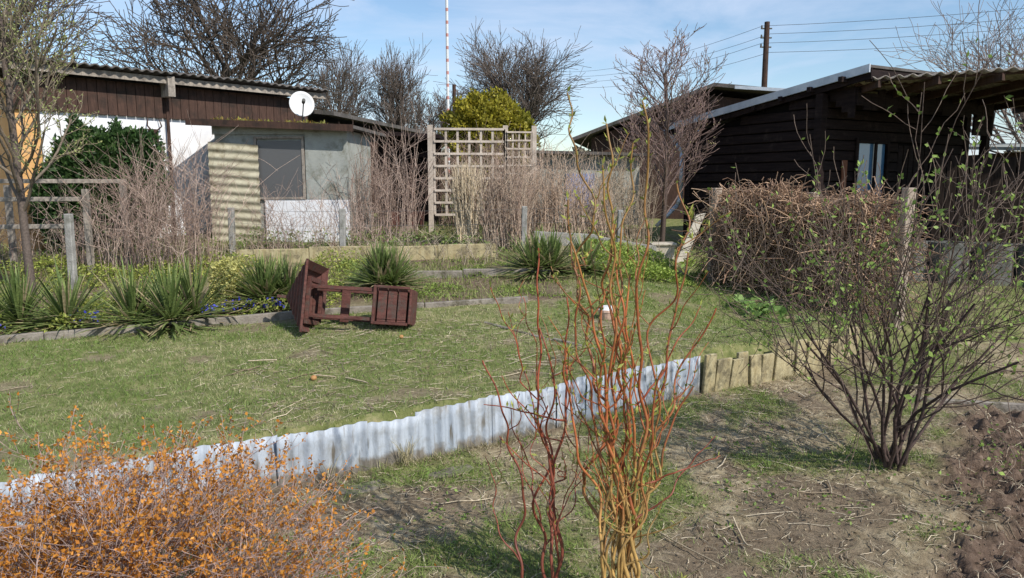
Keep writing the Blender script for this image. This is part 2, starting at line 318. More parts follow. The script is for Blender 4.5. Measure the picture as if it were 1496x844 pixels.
e.obj("plank_edging",M_plank_y,bevel=.004)
def edging(name,pts,h,t,m,below=.1,seg=.45,seed=0):
    r=RNG(seed);e=MB();P=np.array(pts,float);D=np.r_[0,np.cumsum(np.linalg.norm(np.diff(P,axis=0),axis=1))];s=0
    while s<D[-1]-.05:
        l=min(seg*r.uniform(.9,1.1),D[-1]-s);a=np.array([np.interp(s,D,P[:,0]),np.interp(s,D,P[:,1])]);b=np.array([np.interp(s+l-.006,D,P[:,0]),np.interp(s+l-.006,D,P[:,1])])
        za=float(H(*a,False));zb=float(H(*b,False));d=b-a;nn=nrm(np.array([d[1],-d[0]]))
        o=np.array([a[0],a[1],za-below+r.normal(0,.008)]);e.box(o,[d[0],d[1],zb-za],[nn[0]*t,nn[1]*t,0],[nn[0]*r.normal(0,.01),nn[1]*.0,h+below]);s+=l
    return e.obj(name,m,bevel=.006)
edging("garden_bed_edging",[(-7,4.55),(-4.1,5.8),(-2.0,6.65),(-.88,6.9),(.15,7.15)],.055,.05,M_edging,seg=1.1,seed=1)
edging("garden_bed_edging",[(-1.4,8.15),(.45,8.2)],.07,.05,M_edging,seg=.9,seed=2)
edging("lawn_edging",[(-.23,6.45),(.35,5.85),(.98,5.3)],.03,.03,M_edging,seg=.9,seed=3)
edging("path_edging",[(3.0,5.35),(4.6,5.0)],.03,.04,M_edging,seg=1.2,seed=4)
edging("board_edging",[(-3.3,8.85),(-1.8,9.0),(-.2,9.25)],.17,.03,M_plank_y,seg=.8,seed=5)
edging("low_concrete_wall",[(.3,10.2),(2.0,10.3)],.18,.1,M_conc,seg=.9,seed=6)
# ------------------------------------------------------------------ bird feeder lying on its side
par=empty("bird_feeder_house")
ax=nrm([-1,.05,.055]);sd0=nrm(np.cross([0,0,1],ax));up0=np.cross(ax,sd0)
ra=math.radians(14);sd=sd0*math.cos(ra)+up0*math.sin(ra);upv=np.cross(ax,sd)
bx=np.array([-.86,6.25,0]);bz=float(H(-.95,6.3));bx[2]=bz+.16
def FP(a,s,u): return bx+ax*a+sd*s+upv*u
e=MB()
for k in range(3):
    e.box(FP(.02+k*.085,-.14,-.14),ax*.075,sd*.28,upv*.018);e.box(FP(.02+k*.085,-.14,.122),ax*.075,sd*.28,upv*.018)
    e.box(FP(.02+k*.085,-.14,-.12),ax*.075,sd*.018,upv*.24);e.box(FP(.02+k*.085,.122,-.12),ax*.075,sd*.018,upv*.24)
e.box(FP(-.02,-.15,-.15),ax*.02,sd*.30,upv*.30);e.box(FP(.28,-.165,-.165),ax*.025,sd*.33,upv*.33)
for (s_,u_) in((-.165,-.165),(.14,-.165),(-.165,.14),(.14,.14)): e.box(FP(.0,s_,u_),ax*.278,sd*.025,upv*.025)
e.obj("base_box",M_wood_red,par,.004)
e=MB()
for s_ in(-.14,.108):
    for u_ in(-.14,.108): e.box(FP(.305,s_,u_),ax*.56,sd*.032,upv*.032)
e.box(FP(.56,-.108,-.155),ax*.075,sd*.025,upv*.31)
e.box(FP(.83,-.2,-.2),ax*.03,sd*.4,upv*.04);e.box(FP(.83,-.2,.16),ax*.03,sd*.4,upv*.04);e.box(FP(.83,-.2,-.16),ax*.03,sd*.04,upv*.32);e.box(FP(.83,.16,-.16),ax*.03,sd*.04,upv*.32)
e.obj("posts",M_wood_red,par,.003)
e=MB();rt=.29
for k in range(4):
    an=k*math.pi/2;cA=math.cos(an);sA=math.sin(an)
    def RP(a,w,l):
        s_=cA*w-sA*l;u_=sA*w+cA*l;return FP(a,s_,u_+.03)
    nb=6
    for j in range(nb):
        f0=1-j/nb;f1=1-(j+1)/nb*1.0
        a0=.85+(1-f0)*.24;a1=.85+(1-f1)*.24
        w0=rt*f0+.014;w1=rt*max(f1,.02)
        p=[RP(a0,w0,-w0),RP(a0,w0,w0),RP(a1,w1,w1),RP(a1,w1,-w1)]
        q=[RP(a0-.018,w0-.008,-w0),RP(a0-.018,w0-.008,w0),RP(a1-.018,w1-.008,w1),RP(a1-.018,w1-.008,-w1)]
        nn=len(e.v);e.v+=[tuple(v) for v in p+q];e.f+=[(nn,nn+1,nn+2,nn+3),(nn+7,nn+6,nn+5,nn+4),(nn,nn+4,nn+5,nn+1),(nn+1,nn+5,nn+6,nn+2),(nn+3,nn+2,nn+6,nn+7),(nn,nn+3,nn+7,nn+4)]
e.box(FP(1.07,-.012,.018),ax*.10,sd*.024,upv*.024)
e.obj("roof",M_wood_red,par)
# ------------------------------------------------------------------ corkscrew willow
def curly(rng,p0,lean,h,r0,r1,amp,turns,n=56,env=.15,curve=1.3):
    t=np.linspace(0,1,n);ph=rng.random(4)*6.28;f=turns*rng.uniform(.8,1.2,4)
    E=amp*np.clip(t/env,0,1)*(1-.3*t)*rng.uniform(.6,1.4)
    x=p0[0]+lean[0]*t**curve+E*(np.sin(6.283*f[0]*t+ph[0])*.65+np.sin(6.283*f[1]*.45*t+ph[1])*1.1+.3*np.sin(6.283*f[2]*1.9*t+ph[2]))
    y=p0[1]+lean[1]*t**curve+E*(np.cos(6.283*f[2]*t+ph[0])*.7+np.sin(6.283*f[3]*.5*t+ph[3])*.7)
    z=p0[2]+h*t+E*.4*np.sin(6.283*f[1]*t+ph[2])
    P=np.stack([x,y,z],-1);P[0]=p0
    return P,np.linspace(r0,r1,n)
par=empty("corkscrew_willow");r=RNG(21);T=Tubes();tips=[]
def wcol(P,red):
    z=np.clip(P[:,2]/1.95,0,1)[:,None]+r.normal(0,.06)
    lowc=np.array([.38,.24,.08]);midc=np.array([.33,.10,.035]);top=np.array([.27,.16,.045])
    c=lowc*(1-ss(.16,.36,z))+midc*ss(.16,.36,z);c=c*(1-ss(.5,.8,z)*.9)+top*ss(.5,.8,z)*.9
    if red: c=np.array([.20,.06,.038])*(1-ss(.15,.45,z))+np.array([.30,.07,.03])*ss(.15,.45,z)
    return np.clip(c*r.uniform(.7,1.2),0,1)
bR=np.array([.42,2.6,-.05]);bL=np.array([.14,2.66,-.05])
stems=[]
hs=[2.0,1.93,1.86,1.8,1.72,1.66,1.6,1.52,1.46,1.4,1.34,1.28,1.2,1.15,1.1,1.02,.95,.88,.8,.72]
for i,h in enumerate(hs):
    lx=r.normal(-.02,.12)*(1+.5*(i>8)); ly=r.normal(0,.12)
    if i<7: lx=[-.12,-.03,-.13,.07,-.09,.16,-.20][i]
    if i in(9,12,14,17): lx={9:.28,12:.36,14:-.2,17:.34}[i]
    P,R=curly(r,bR+[r.normal(0,.04),r.normal(0,.035),0],(lx,ly),h,r.uniform(.005,.009),.0032,r.uniform(.018,.030),h*2.8,n=72)
    T.add(P,R,wcol(P,False));stems.append((P,R,False))
for i in range(5):
    h=[1.42,1.22,1.0,.85,1.12][i];lx=[-.08,.06,-.14,.02,-.02][i]
    P,R=curly(r,bL+[r.normal(0,.03),r.normal(0,.03),0],(lx,r.normal(0,.1)),h,r.uniform(.0055,.0085),.0028,r.uniform(.020,.032),h*2.6,n=72)
    T.add(P,R,wcol(P,True));stems.append((P,R,True))
for P,R,red in list(stems):
    for j in range(r.integers(2,5)):
        k=r.integers(14,62);p0=P[k];h=r.uniform(.12,.48)
        if p0[2]+h>1.92: h=max(.1,1.92-p0[2])
        sgn=r.choice([-1,1]);Q,q=curly(r,p0,(sgn*r.uniform(.03,.20),r.normal(0,.1)),h,R[k]*.6,.0014,r.uniform(.010,.022),h*4.2,n=32,curve=.8)
        T.add(Q,q,wcol(Q,red));tips.append(Q)
        if r.random()<.4:
            k2=r.integers(8,26);Q2,q2=curly(r,Q[k2],(-sgn*r.uniform(.02,.1),r.normal(0,.08)),h*.5,q[k2]*.7,.0012,.012,2.4,n=20,curve=.8);T.add(Q2,q2,wcol(Q2,red));tips.append(Q2)
for (p0,l,h) in [((.2,2.6,.75),(-.30,.05),.05),((.45,2.6,.5),(.32,.0),.12),((.45,2.62,.35),(.34,.1),.3),((.12,2.65,.3),(-.12,.1),.45),((.45,2.62,.8),(.26,.1),.35)]:
    Q,q=curly(r,np.array(p0),l,h,.0042,.0016,.018,2.2,n=36,curve=.9);T.add(Q,q,wcol(Q,True));tips.append(Q)
T.obj("stems",M_willow,par,k=7)
C=[];D=[];
for P,R,red in stems:
    for k in r.integers(26,72,60 if not red else 16):
        if r.random()<(P[k,2]/1.5): C.append(P[k]);D.append(r.normal(size=3)*.5+[0,0,.9])
for Q in tips:
    for k in r.integers(5,len(Q),12):
        if r.random()<.2+Q[k,2]*.45: C.append(Q[k]);D.append(r.normal(size=3)*.5+[0,0,.9])
n=len(C);V,F,Cc=leaf_mesh(np.array(C),np.array(D),r.uniform(.014,.036,n),r.uniform(.006,.011,n),colvar(r,n,(.22,.26,.05),(.44,.46,.10)),r)
fast_mesh("leaves",V,F,M_leaf,Cc,par)
# ------------------------------------------------------------------ trees & shrubs generator
def grow(st,rng,p,d,L,r_,lev,c):
    n=6;pts=[p]
    ds=[d];wg=c['wig']*(c.get('wig0',1) if lev==0 else 1)
    for i in range(n-1):
        d=d+rng.normal(0,wg,3);d[2]+=c['up'];d=d/math.sqrt(d@d);p=p+d*(L/(n-1));pts.append(p);ds.append(d)
    last=lev>=c['max']
    st.append((np.array(pts),np.linspace(r_,max(c['rmin'],r_*(.35 if last else .55)),n),lev))
    if last: return
    nc=c['n'][lev]
    for k in range(nc):
        t0=c.get('t0',.25);t=(t0+(1-t0)*((k+rng.random())/nc))*(n-1);i=min(int(t),n-2);f=t-i;q=pts[i]*(1-f)+pts[i+1]*f
        ang=rng.uniform(*c['ang'])
        if lev==0:
            az=k*2.4+rng.normal(0,.3);v=np.array([math.cos(az),math.sin(az),0.])
        else: v=rng.normal(size=3)
        dd=ds[i];v=v-dd*(v@dd);v/=math.sqrt(v@v)
        nd=dd*math.cos(ang)+v*math.sin(ang)
        if lev==0 and c.get('conic'): Lk=L*rng.uniform(*c['len'])*(1.25-.75*t/(n-1))
        else: Lk=L*rng.uniform(*c['len'])
        grow(st,rng,q,nd,Lk,max(c['rmin'],r_*(1-.45*t/(n-1))*c['rr']),lev+1,c)
def tree(name,base,height,radius,c,seed,col1,col2,trunk_r,leafcfg=None,stems=1,k=3,fan=.3,tipleaf=False):
    rng=RNG(seed);st=[]
    for s in range(stems):
        d=nrm(np.array([rng.normal(0,fan),rng.normal(0,fan),1.])) if stems>1 else nrm(np.array([rng.normal(0,.05),rng.normal(0,.05),1.]))
        p=np.array([rng.normal(0,.05),rng.normal(0,.05),0]) if stems>1 else np.zeros(3)
        grow(st,rng,p,d,c['L0']*rng.uniform(.8,1.1),trunk_r,0,c)
    A=np.concatenate([s[0] for s in st]);zt=np.percentile(A[:,2],99.5);rr=np.percentile(np.hypot(A[:,0],A[:,1]),96)
    S=np.array([radius/rr,radius/rr,height/zt]);b=np.array([base[0],base[1],float(H(base[0],base[1]))-.05])
    T=Tubes();L=[]
    for P,R,lev in st:
        P=P*S+b;P[:,2]=np.maximum(P[:,2],b[2]-.1);f=min(1,lev/c['max']);cc=np.array(col1)*(1-f)+np.array(col2)*f
        T.add(P,R,cc*rng.uniform(.75,1.25));
        if lev>=c['max']-(0 if tipleaf else 1): L.append(P)
    par=empty(name);T.obj("branches",M_bark,par,k)
    if leafcfg:
        m,ls,lw,lc1,lc2=leafcfg;L=np.array(L);ii=rng.integers(0,len(L),m);tt=rng.integers(2 if tipleaf else 1,5,m);f=rng.random((m,1));C=L[ii,tt]*(1-f)+L[ii,tt+1]*f
        if tipleaf:
            kp=rng.random(m)<ss(b[2]+height*.25,b[2]+height*.7,C[:,2])*.8+.2
            C=C[kp];m=len(C)
        D=rng.normal(size=(m,3))+[0,0,.6];V,F,Cc=leaf_mesh(C,D,rng.uniform(ls*.6,ls*1.3,m),rng.uniform(lw*.6,lw*1.3,m),colvar(rng,m,lc1,lc2),rng);fast_mesh("leaves",V,F,M_leaf,Cc,par)
    return par
cf=lambda **k:dict(dict(wig=.13,up=.05,max=4,n=[7,6,5,4],ang=(.5,1.1),len=(.5,.8),rr=.6,rmin=.004,L0=2.5),**k)
tree("budding_shrub",(2.2,4.1),2.1,1.1,cf(max=3,n=[4,4,3],wig=.15,up=.05,ang=(.4,1.0),len=(.45,.75),rmin=.0017,L0=1.2,t0=.3),31,(.075,.05,.042),(.16,.115,.085),.011,(2000,.032,.018,(.20,.30,.06),(.34,.46,.11)),stems=17,k=5,fan=.42)
tree("orange_leaved_spirea",(-1.22,2.25),.83,.72,cf(max=3,n=[6,5,4],wig=.12,up=.05,ang=(.3,.9),len=(.45,.7),rmin=.0010,L0=.6,t0=.3),32,(.22,.15,.125),(.40,.29,.25),.0035,(46000,.014,.010,(.46,.17,.02),(.68,.32,.06)),stems=52,k=3,fan=.65,tipleaf=True)
tree("young_fruit_tree",(-4.85,7.4),3.5,1.0,cf(max=3,n=[26,7,4],wig=.09,wig0=.35,up=.14,ang=(.45,.9),len=(.3,.55),rmin=.003,L0=3.0,t0=.3,conic=1,rr=.45),33,(.11,.085,.07),(.22,.18,.12),.045,(5000,.032,.016,(.28,.32,.10),(.42,.45,.18)),k=5)
tree("bare_fruit_tree",(2.35,11.6),3.3,.9,cf(max=3,n=[30,9,5],wig=.09,wig0=.5,up=.12,ang=(.4,.8),len=(.28,.5),rmin=.0035,L0=3,t0=.2,conic=1,rr=.4),34,(.12,.085,.07),(.26,.175,.15),.045,(500,.03,.02,(.35,.28,.14),(.4,.35,.15)),k=4)
DC1=(.07,.057,.05);DC2=(.145,.115,.095)
dc=lambda **k:cf(**dict(dict(max=4,wig=.07,up=.05,ang=(.4,.85),len=(.5,.75),t0=.3,L0=4,rr=.55,n=[9,7,6,4]),**k))
tree("bare_tree",(-9.0,25),8.2,4.0,dc(wig=.09,up=.03,n=[10,9,7,4],rmin=.012,ang=(.4,1.0)),41,(.06,.047,.038),(.10,.077,.06),.24)
tree("bare_tree",(-16.0,24),7.6,3.0,dc(rmin=.012),42,DC1,DC2,.2)
tree("bare_tree",(-8.3,36),7.0,1.9,dc(n=[12,8,5,4],rmin=.009,t0=.3,ang=(.35,.8)),43,DC1,DC2,.16)
tree("bare_tree",(-5.8,36),6.8,1.8,dc(n=[12,8,5,4],rmin=.009,t0=.3,ang=(.35,.8)),44,DC1,DC2,.16)
tree("bare_tree",(0.0,36),7.4,3.0,dc(n=[15,9,6,4],rmin=.010,ang=(.35,.85),t0=.3,up=.03),45,DC1,DC2,.22)
tree("bare_tree",(-4.1,42),5.6,2.2,dc(n=[11,7,6,4],rmin=.011),46,DC1,DC2,.2)
tree("bare_tree",(11.6,16.5),4.8,2.6,dc(n=[10,7,6,3],rmin=.005,ang=(.4,.9)),47,(.12,.09,.07),(.24,.18,.15),.12)
tree("bare_tree",(-12.4,15),6.2,2.4,dc(n=[9,7,5,3],rmin=.007),48,DC1,DC2,.14,(2500,.06,.03,(.2,.25,.07),(.36,.38,.13)))
def blob_leaves(name,c,rad,n,ls,c1,c2,seed,shell=.75,bp=1):
    r=RNG(seed);d=nrm(r.normal(size=(n,3)));rr=(shell+(1-shell)*r.random((n,1))**.6)
    bump=1+bp*(.18*np.sin(d[:,:1]*5+seed)*np.cos(d[:,1:2]*6)+.10*np.sin(d[:,2:3]*11+d[:,:1]*9))
    C=np.array(c)+d*rr*bump*np.array(rad);D=d*.7+r.normal(size=(n,3))*.7+[0,0,.4]
    V,F,Cc=leaf_mesh(C,D,r.uniform(.6,1.3,n)*ls,r.uniform(.4,.7,n)*ls,colvar(r,n,c1,c2,.25),r)
    return V,F,Cc
def join(name,parts,mat_,parent=None):
    V=[];F=[];C=[];o=0
    for v,f,c in parts: V.append(v);F.append(f+o);C.append(c);o+=len(v)
    return fast_mesh(name,np.concatenate(V),np.concatenate(F),mat_,np.concatenate(C),parent)
par=empty("golden_conifer");e=MB();e.cyl((-.5,15.5,1),(-.5,15.5,2.9),.08,.03);e.obj("trunk",M_wood_brown,par)
join("foliage",[blob_leaves("",(-.55,15.5,2.7),(.8,.6,.75),16000,.09,(.22,.21,.02),(.46,.39,.05),51,.45),blob_leaves("",(-.05,15.6,2.55),(.55,.5,.6),8000,.09,(.16,.17,.02),(.36,.33,.04),52,.5)],M_leaf,par)
par=empty("climbing_evergreen_hedge");e=MB();e.cyl((-5.55,9.75,.7),(-5.55,9.75,2),.05,.03);e.obj("stem",M_wood_brown,par)
join("foliage",[blob_leaves("",(-5.5,9.7,1.6),(.44,.28,.76),18000,.07,(.025,.06,.018),(.085,.15,.04),53,.6,.8),blob_leaves("",(-5.08,9.95,1.58),(.46,.28,.78),16000,.07,(.025,.06,.018),(.075,.14,.04),54,.6,.8),blob_leaves("",(-5.85,9.6,1.35),(.3,.25,.5),7000,.07,(.025,.06,.018),(.075,.14,.04),55,.6,.8)],M_leaf,par)
r=RNG(55);parts=[]
for i in range(26):
    x=-30+i*2.6+r.normal(0,.5);parts.append(blob_leaves("",(x,38+r.normal(0,3),1.6+r.uniform(0,.6)),(2.0,1.2,r.uniform(.9,1.5)),2000,.3,(.07,.07,.04),(.2,.17,.11),60+i,.6))
join("background_hedge",parts,M_leaf)
# ------------------------------------------------------------------ dry shrubs, reeds
def stalks(name,n,xr,yr,hr,lean,rad,c1,c2,seed,br=1,curve=1.8,n_pts=7,parent=None,wig=.012):
    r=RNG(seed);T=Tubes();t=np.linspace(0,1,n_pts)
    for i in range(n):
        x=r.uniform(*xr);y=r.uniform(*yr);z=float(H(x,y));h=r.uniform(*hr)*(.6+.55*vn(x,y,1.6,seed%50));l=r.normal(0,lean,2)*h
        P=np.stack([x+l[0]*t**curve,y+l[1]*t**curve,z+h*t-.15*np.abs(l).sum()*t**3],-1)+np.cumsum(r.normal(0,wig,(n_pts,3)),0)*[1,1,.3]
        c=colvar(r,1,c1,c2)[0];T.add(P,np.linspace(rad,rad*.4,n_pts),c)
        for b in range(br):
            k=r.integers(2,n_pts-1);L=h*r.uniform(.15,.4);d=nrm(r.normal(size=3)*[1,1,.3]+[0,0,1.0]);Q=P[k]+d*L*np.linspace(0,1,5)[:,None]+np.cumsum(r.normal(0,wig,(5,3)),0)
            T.add(Q,np.linspace(rad*.6,rad*.3,5),c)
    return T.obj(name,M_bark,parent)
P1=(.26,.175,.14);P2=(.54,.41,.33)
stalks("dry_shrub",200,(-4.5,-3.5),(8.0,9.0),(.8,1.75),.25,.0045,P1,P2,71,5)
stalks("dry_shrub",60,(-5.3,-4.5),(8.3,9.2),(.5,1.1),.25,.0045,P1,P2,69,4)
stalks("dry_shrub",90,(-3.4,-1.6),(9.4,10.0),(.4,1.1),.25,.004,P1,P2,72,4)
stalks("dry_shrub",150,(-2.4,-1.35),(10.3,11.2),(.9,2.1),.16,.005,P1,P2,73,4)
stalks("dry_shrub",80,(-7.2,-5.4),(7.9,9.2),(.4,1.1),.25,.0045,P1,P2,74,4)
stalks("dry_shrub",140,(1.3,2.0),(10.6,11.4),(.7,1.5),.14,.005,(.28,.21,.15),(.48,.39,.28),75,3)
stalks("reed_clump",420,(-.72,-.48),(9.9,10.15),(.95,1.4),.09,.006,(.56,.45,.30),(.72,.60,.43),76,0,1.6)
stalks("reed_clump",360,(0.05,1.4),(10.5,11.2),(.7,1.4),.20,.005,(.40,.28,.20),(.62,.48,.36),77,2,1.6)
stalks("reed_clump",220,(-.35,.2),(9.7,10.3),(.8,1.45),.16,.005,(.32,.22,.17),(.55,.43,.32),78,2,1.6)
stalks("dry_shrub",260,(-1.3,.4),(12.0,13.2),(.8,1.6),.2,.006,(.22,.14,.11),(.4,.3,.22),70,3)
stalks("dry_stems",420,(-6.5,2.2),(8.7,9.9),(.12,.5),.4,.004,(.26,.20,.15),(.54,.45,.33),79,2)
stalks("dry_stems",110,(-7.5,-5.4),(6.2,7.6),(.3,1.7),.12,.005,(.34,.28,.12),(.52,.44,.22),80,1)
par=empty("brushwood_fence");r=RNG(81);T=Tubes()
A=np.array([2.55,8.75]);B=np.array([3.6,6.95]);dAB=B-A;nAB=nrm(np.array([dAB[1],-dAB[0]]))
if nAB[0]>0:nAB=-nAB
for i in range(3000):
    s=r.uniform(-.02,1.0);off=r.normal(.08,.13);top=.98+.30*(vn(s,0,6,3)-.3);z=r.random()**.8*top
    base=A+dAB*s+nAB*off*(1.5-z*.6);g=float(H(*base));L=r.uniform(.25,1.0)
    mode=r.random()
    if mode<.38: d=np.r_[nrm(dAB)*r.choice([-1,1]),r.normal(0,.45)]
    elif mode<.72: d=np.array([r.normal(0,.4)-.25,r.normal(0,.4)-.2,-1.])
    else: d=r.normal(size=3)
    d=nrm(d);t=np.linspace(-.5,.5,7)[:,None]
    P=np.array([base[0],base[1],g+z])+d*t*L+np.cumsum(r.normal(0,.02,(7,3)),0);P[:,2]-=(t[:,0]**2)*L*.35
    P[:,2]=np.maximum(P[:,2],g+.01);
    lim=g+top+.02+abs(r.normal(0,.09));P[:,2]=np.where(P[:,2]>lim,lim-(P[:,2]-lim)*.4,P[:,2])
    T.add(P,np.linspace(1,.5,7)*r.uniform(.003,.0075),colvar(r,1,(.17,.095,.06),(.58,.39,.25))[0])
T.obj("brush",M_bark,par)
e=MB();
for p,h in ((B+np.array([.0,-.16]),1.30),(A+nAB*.22,1.10),((A+B)/2+nAB*-.12,1.1)):
    z=float(H(*p));e.box((p[0]-.05,p[1]-.05,z-.1),(.09,.02,0),(-.02,.08,0),(.03,0,h+.1))
e.obj("posts",M_post,par,.006)
e=MB();z=float(H(3.4,6.8));e.cyl((3.1,6.95,z+.05),(3.65,6.75,z+.95),.012,.008);e.obj("leaning_stick",M_wood_brown,par)
# ------------------------------------------------------------------ yuccas
def yucca(x,y,size,seed,heads=3,c1=(.10,.15,.04),c2=(.27,.33,.11)):
    r=RNG(seed);V=[];F=[];C=[];o=0
    for h in range(heads):
        cx=x+r.normal(0,size*.45);cy=y+r.normal(0,size*.2);cz=float(H(cx,cy))+.03
        for i in range(150):
            a=r.random()*6.283;el=math.radians(r.uniform(-5,88)) if i>35 else math.radians(r.uniform(-12,20));L=size*r.uniform(.7,1.1);w=r.uniform(.009,.016)
            d=np.array([math.cos(a)*math.cos(el),math.sin(a)*math.cos(el),math.sin(el)]);s=np.array([-math.sin(a),math.cos(a),0]);nn=np.cross(d,s)
            ds=.14*L*r.uniform(.2,1.6)
            pts=[]
            for t,ww in((0,.7),(.35,1),(.7,.75),(1,.05)):
                q=np.array([cx,cy,cz])+d*L*t-np.array([0,0,1])*ds*t**2;q[2]=max(q[2],cz-.02)
                pts+= [q-s*w*ww,q-nn*(-w*.35*ww),q+s*w*ww]
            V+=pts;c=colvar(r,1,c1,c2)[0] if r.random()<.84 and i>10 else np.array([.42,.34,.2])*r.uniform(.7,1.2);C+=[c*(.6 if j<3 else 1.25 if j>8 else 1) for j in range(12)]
            for k in range(3):
                b=o+k*3;F+=[(b,b+1,b+4,b+3),(b+1,b+2,b+5,b+4)]
            o+=12
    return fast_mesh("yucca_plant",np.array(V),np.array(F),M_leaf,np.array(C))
yucca(-4.25,6.15,.62,91,5);yucca(-3.15,6.4,.62,92,4);yucca(-2.4,7.15,.52,93,5);yucca(-1.6,7.6,.52,94,5);yucca(.3,8.3,.54,95,5);yucca(-5.3,6.1,.5,96,3);yucca(-5.6,7.2,.4,97,3)
def cover(name,n,xr,yr,h,ls,c1,c2,seed,thr=.45,f=2.0,cond=None):
    r=RNG(seed);x=r.uniform(*xr,n);y=r.uniform(*yr,n);g=fbm(x,y,f,seed%20);k=g>thr
    if cond is not None:k&=cond(x,y)
    x=x[k];y=y[k];g=g[k];n=len(x);hh=h*ss(thr,thr+.2,g)*r.random(n)**.6
    C=np.stack([x,y,H(x,y)+hh],-1);D=r.normal(size=(n,3))*[1,1,.4]+[0,0,.4];V,F,Cc=leaf_mesh(C,D,r.uniform(.6,1.3,n)*ls,r.uniform(.35,.7,n)*ls,colvar(r,n,c1,c2,.2),r)
    return fast_mesh(name,V,F,M_leaf,Cc)
behind=lambda x,y:y>yb(x)+.06
cover("ground_cover_plants",32000,(-6,-1.6),(5.6,8.8),.17,.035,(.18,.24,.04),(.44,.46,.11),101,.44,1.9,behind)
cover("ground_cover_plants",12000,(-2,.6),(7.2,9.0),.06,.03,(.16,.24,.04),(.32,.40,.10),102,.48,2.4,behind)
cover("ground_cover_plants",17000,(1.0,2.6),(8.2,10.2),.17,.04,(.20,.29,.05),(.43,.52,.12),103,.42,1.8)
cover("ground_cover_plants",8000,(-6,2),(9.2,10.6),.22,.045,(.12,.19,.05),(.28,.35,.1),104,.52,2)
cover("low_weeds",6500,(-.8,3.2),(2.4,5.6),.04,.025,(.14,.23,.04),(.26,.36,.09),105,.60,3,lambda x,y:(y<yw(x)-.05))
cover("broad_leaf_weeds",420,(2.2,3.3),(6.7,7.7),.10,.12,(.16,.28,.07),(.28,.40,.13),106,.52,2.5)
cover("variegated_shrub",4500,(-2.95,-2.6),(6.85,7.2),.42,.035,(.42,.40,.12),(.64,.60,.24),107,.3,2)
r=RNG(110);C=[];
for (cx,cy) in [(-2.85,6.5),(-2.5,6.66),(-2.75,6.55),(-4.3,5.88),(-2.2,6.7),(-3.6,6.18)]:
    for j in range(26):
        x=cx+r.normal(0,.08);y=cy+abs(r.normal(0,.04));C.append((x,y,float(H(x,y))+r.uniform(.06,.16)))
n=len(C);V,F,Cc=leaf_mesh(np.array(C),r.normal(size=(n,3)),np.full(n,.032),np.full(n,.026),colvar(r,n,(.05,.06,.45),(.14,.14,.65)),r);fast_mesh("blue_flowers",V,F,M_leaf,Cc)
# ------------------------------------------------------------------ dark cabin (right)
par=empty("dark_wooden_cabin")
A=np.array([3.05,12.8,0]);B=np.array([4.3,10.5,0]);u=nrm(B-A);w=np.array([-u[1],u[0],0]);nA=-w
LAB=np.linalg.norm(B-A);zg=.35
def roofz(s): return 2.52+.155*(s+.3)
side=MB();front=MB();bh=.145;z=zg
while z<3.0:
    s0=max(0,(z+bh-(2.45))/.155-.3) if z+bh>roofz(0)-.06 else 0
    if s0<LAB-.1: side.box(A+u*s0+nA*(0.0)+[0,0,z],u*(LAB-s0),nA*.03,[nA[0]*-.02,nA[1]*-.02,bh-.012])
    if z<2.75:
        sp=[(0,.75),(1.42,1.7),(2.5,3.4)]
        if z<1.1: sp.append((.75,1.42))
        if z>2.2: sp=[(0,3.4)]
        for (a,b) in sp: front.box(B+w*a+[0,0,z],w*(b-a),u*.03,[u[0]*-.015,u[1]*-.015,bh-.012])
    z+=bh
side.obj("side_wall_boards",M_wood_dark,par,.008);front.obj("front_wall_boards",M_wood_dark,par,.008)
e=MB();D=B+w*3.4
c0=A+w*.03+u*.03;c1=A+w*.03+u*(LAB-.06);pr=[c0+[0,0,zg],c1+[0,0,zg],c1+[0,0,2.86],c0+[0,0,2.48]];pb=[p+w*3.35 for p in pr]
e.poly(pr[::-1]);e.poly(pb)
for i in range(4): e.poly([pr[i],pr[(i+1)%4],pb[(i+1)%4],pb[i]])
e.obj("core",M_dark,par)
e=MB();
for p in (A,B,D): e.box(p-u*.07-w*.03+nA*.035-[0,0,-zg+.1],u*.12,w*.12,[0,0,2.2 if p is A else 2.6])
for (a,z_,l,h) in((.70,1.15,.06,1.12),(1.40,1.15,.06,1.12),(.76,1.15,.64,.05),(.76,2.2,.64,.06),(1.12,1.2,.05,1.0)): e.box(B+w*a+u*.03+[0,0,z_],w*l,u*.03,[0,0,h])
e.obj("trim",M_wood_dark,par,.005)
e=MB();e.box(B+w*.77+u*-.02+[0,0,1.2],w*.63,u*.03,[0,0,1.0]);e.obj("window_pane",M_glass2,par)
e=MB()
for k in range(6): e.box(B+w*(1.72+k*.13)+u*-.02+[0,0,zg],w*.11,u*.03,[0,0,1.84])
e.obj("door",M_wood_dark,par)
R0=A-u*.32+nA*.25;R1=B+u*.75+nA*.05;e=MB();z0=2.56;z1=3.07
e.box(R0+[0,0,z0+.03],(R1-R0)+np.array([0,0,z1-z0]),w*4.1,[0,0,.035]);e.obj("roof_sheet",M_roof,par)
e=MB();e.box(R0+nA*.025+[0,0,z0-.03],(R1-R0)+np.array([0,0,z1-z0]),w*.022,[0,0,.105]);e.obj("metal_verge_trim",M_metal,par)
e=MB();e.box(R0+w*.02+[0,0,z0-.11],(R1-R0)+np.array([0,0,z1-z0]),w*.03,[0,0,.13])
e.box(R1+w*.05-u*.03+[0,0,z1-.14],w*4.0,u*.03,[0,0,.15]);
for k in range(7): e.box(R0+w*.08+u*(.3+k*.5)+[0,0,roofz(k*.5)-.08],w*.25,u*.06,[0,0,.07])
e.obj("barge_boards",M_wood_dark,par)
g0=R0-u*.06+[0,0,z0-.05]
e=MB();e.cyl(g0,g0+w*4.0,.055,.055,10);p=g0+w*.12
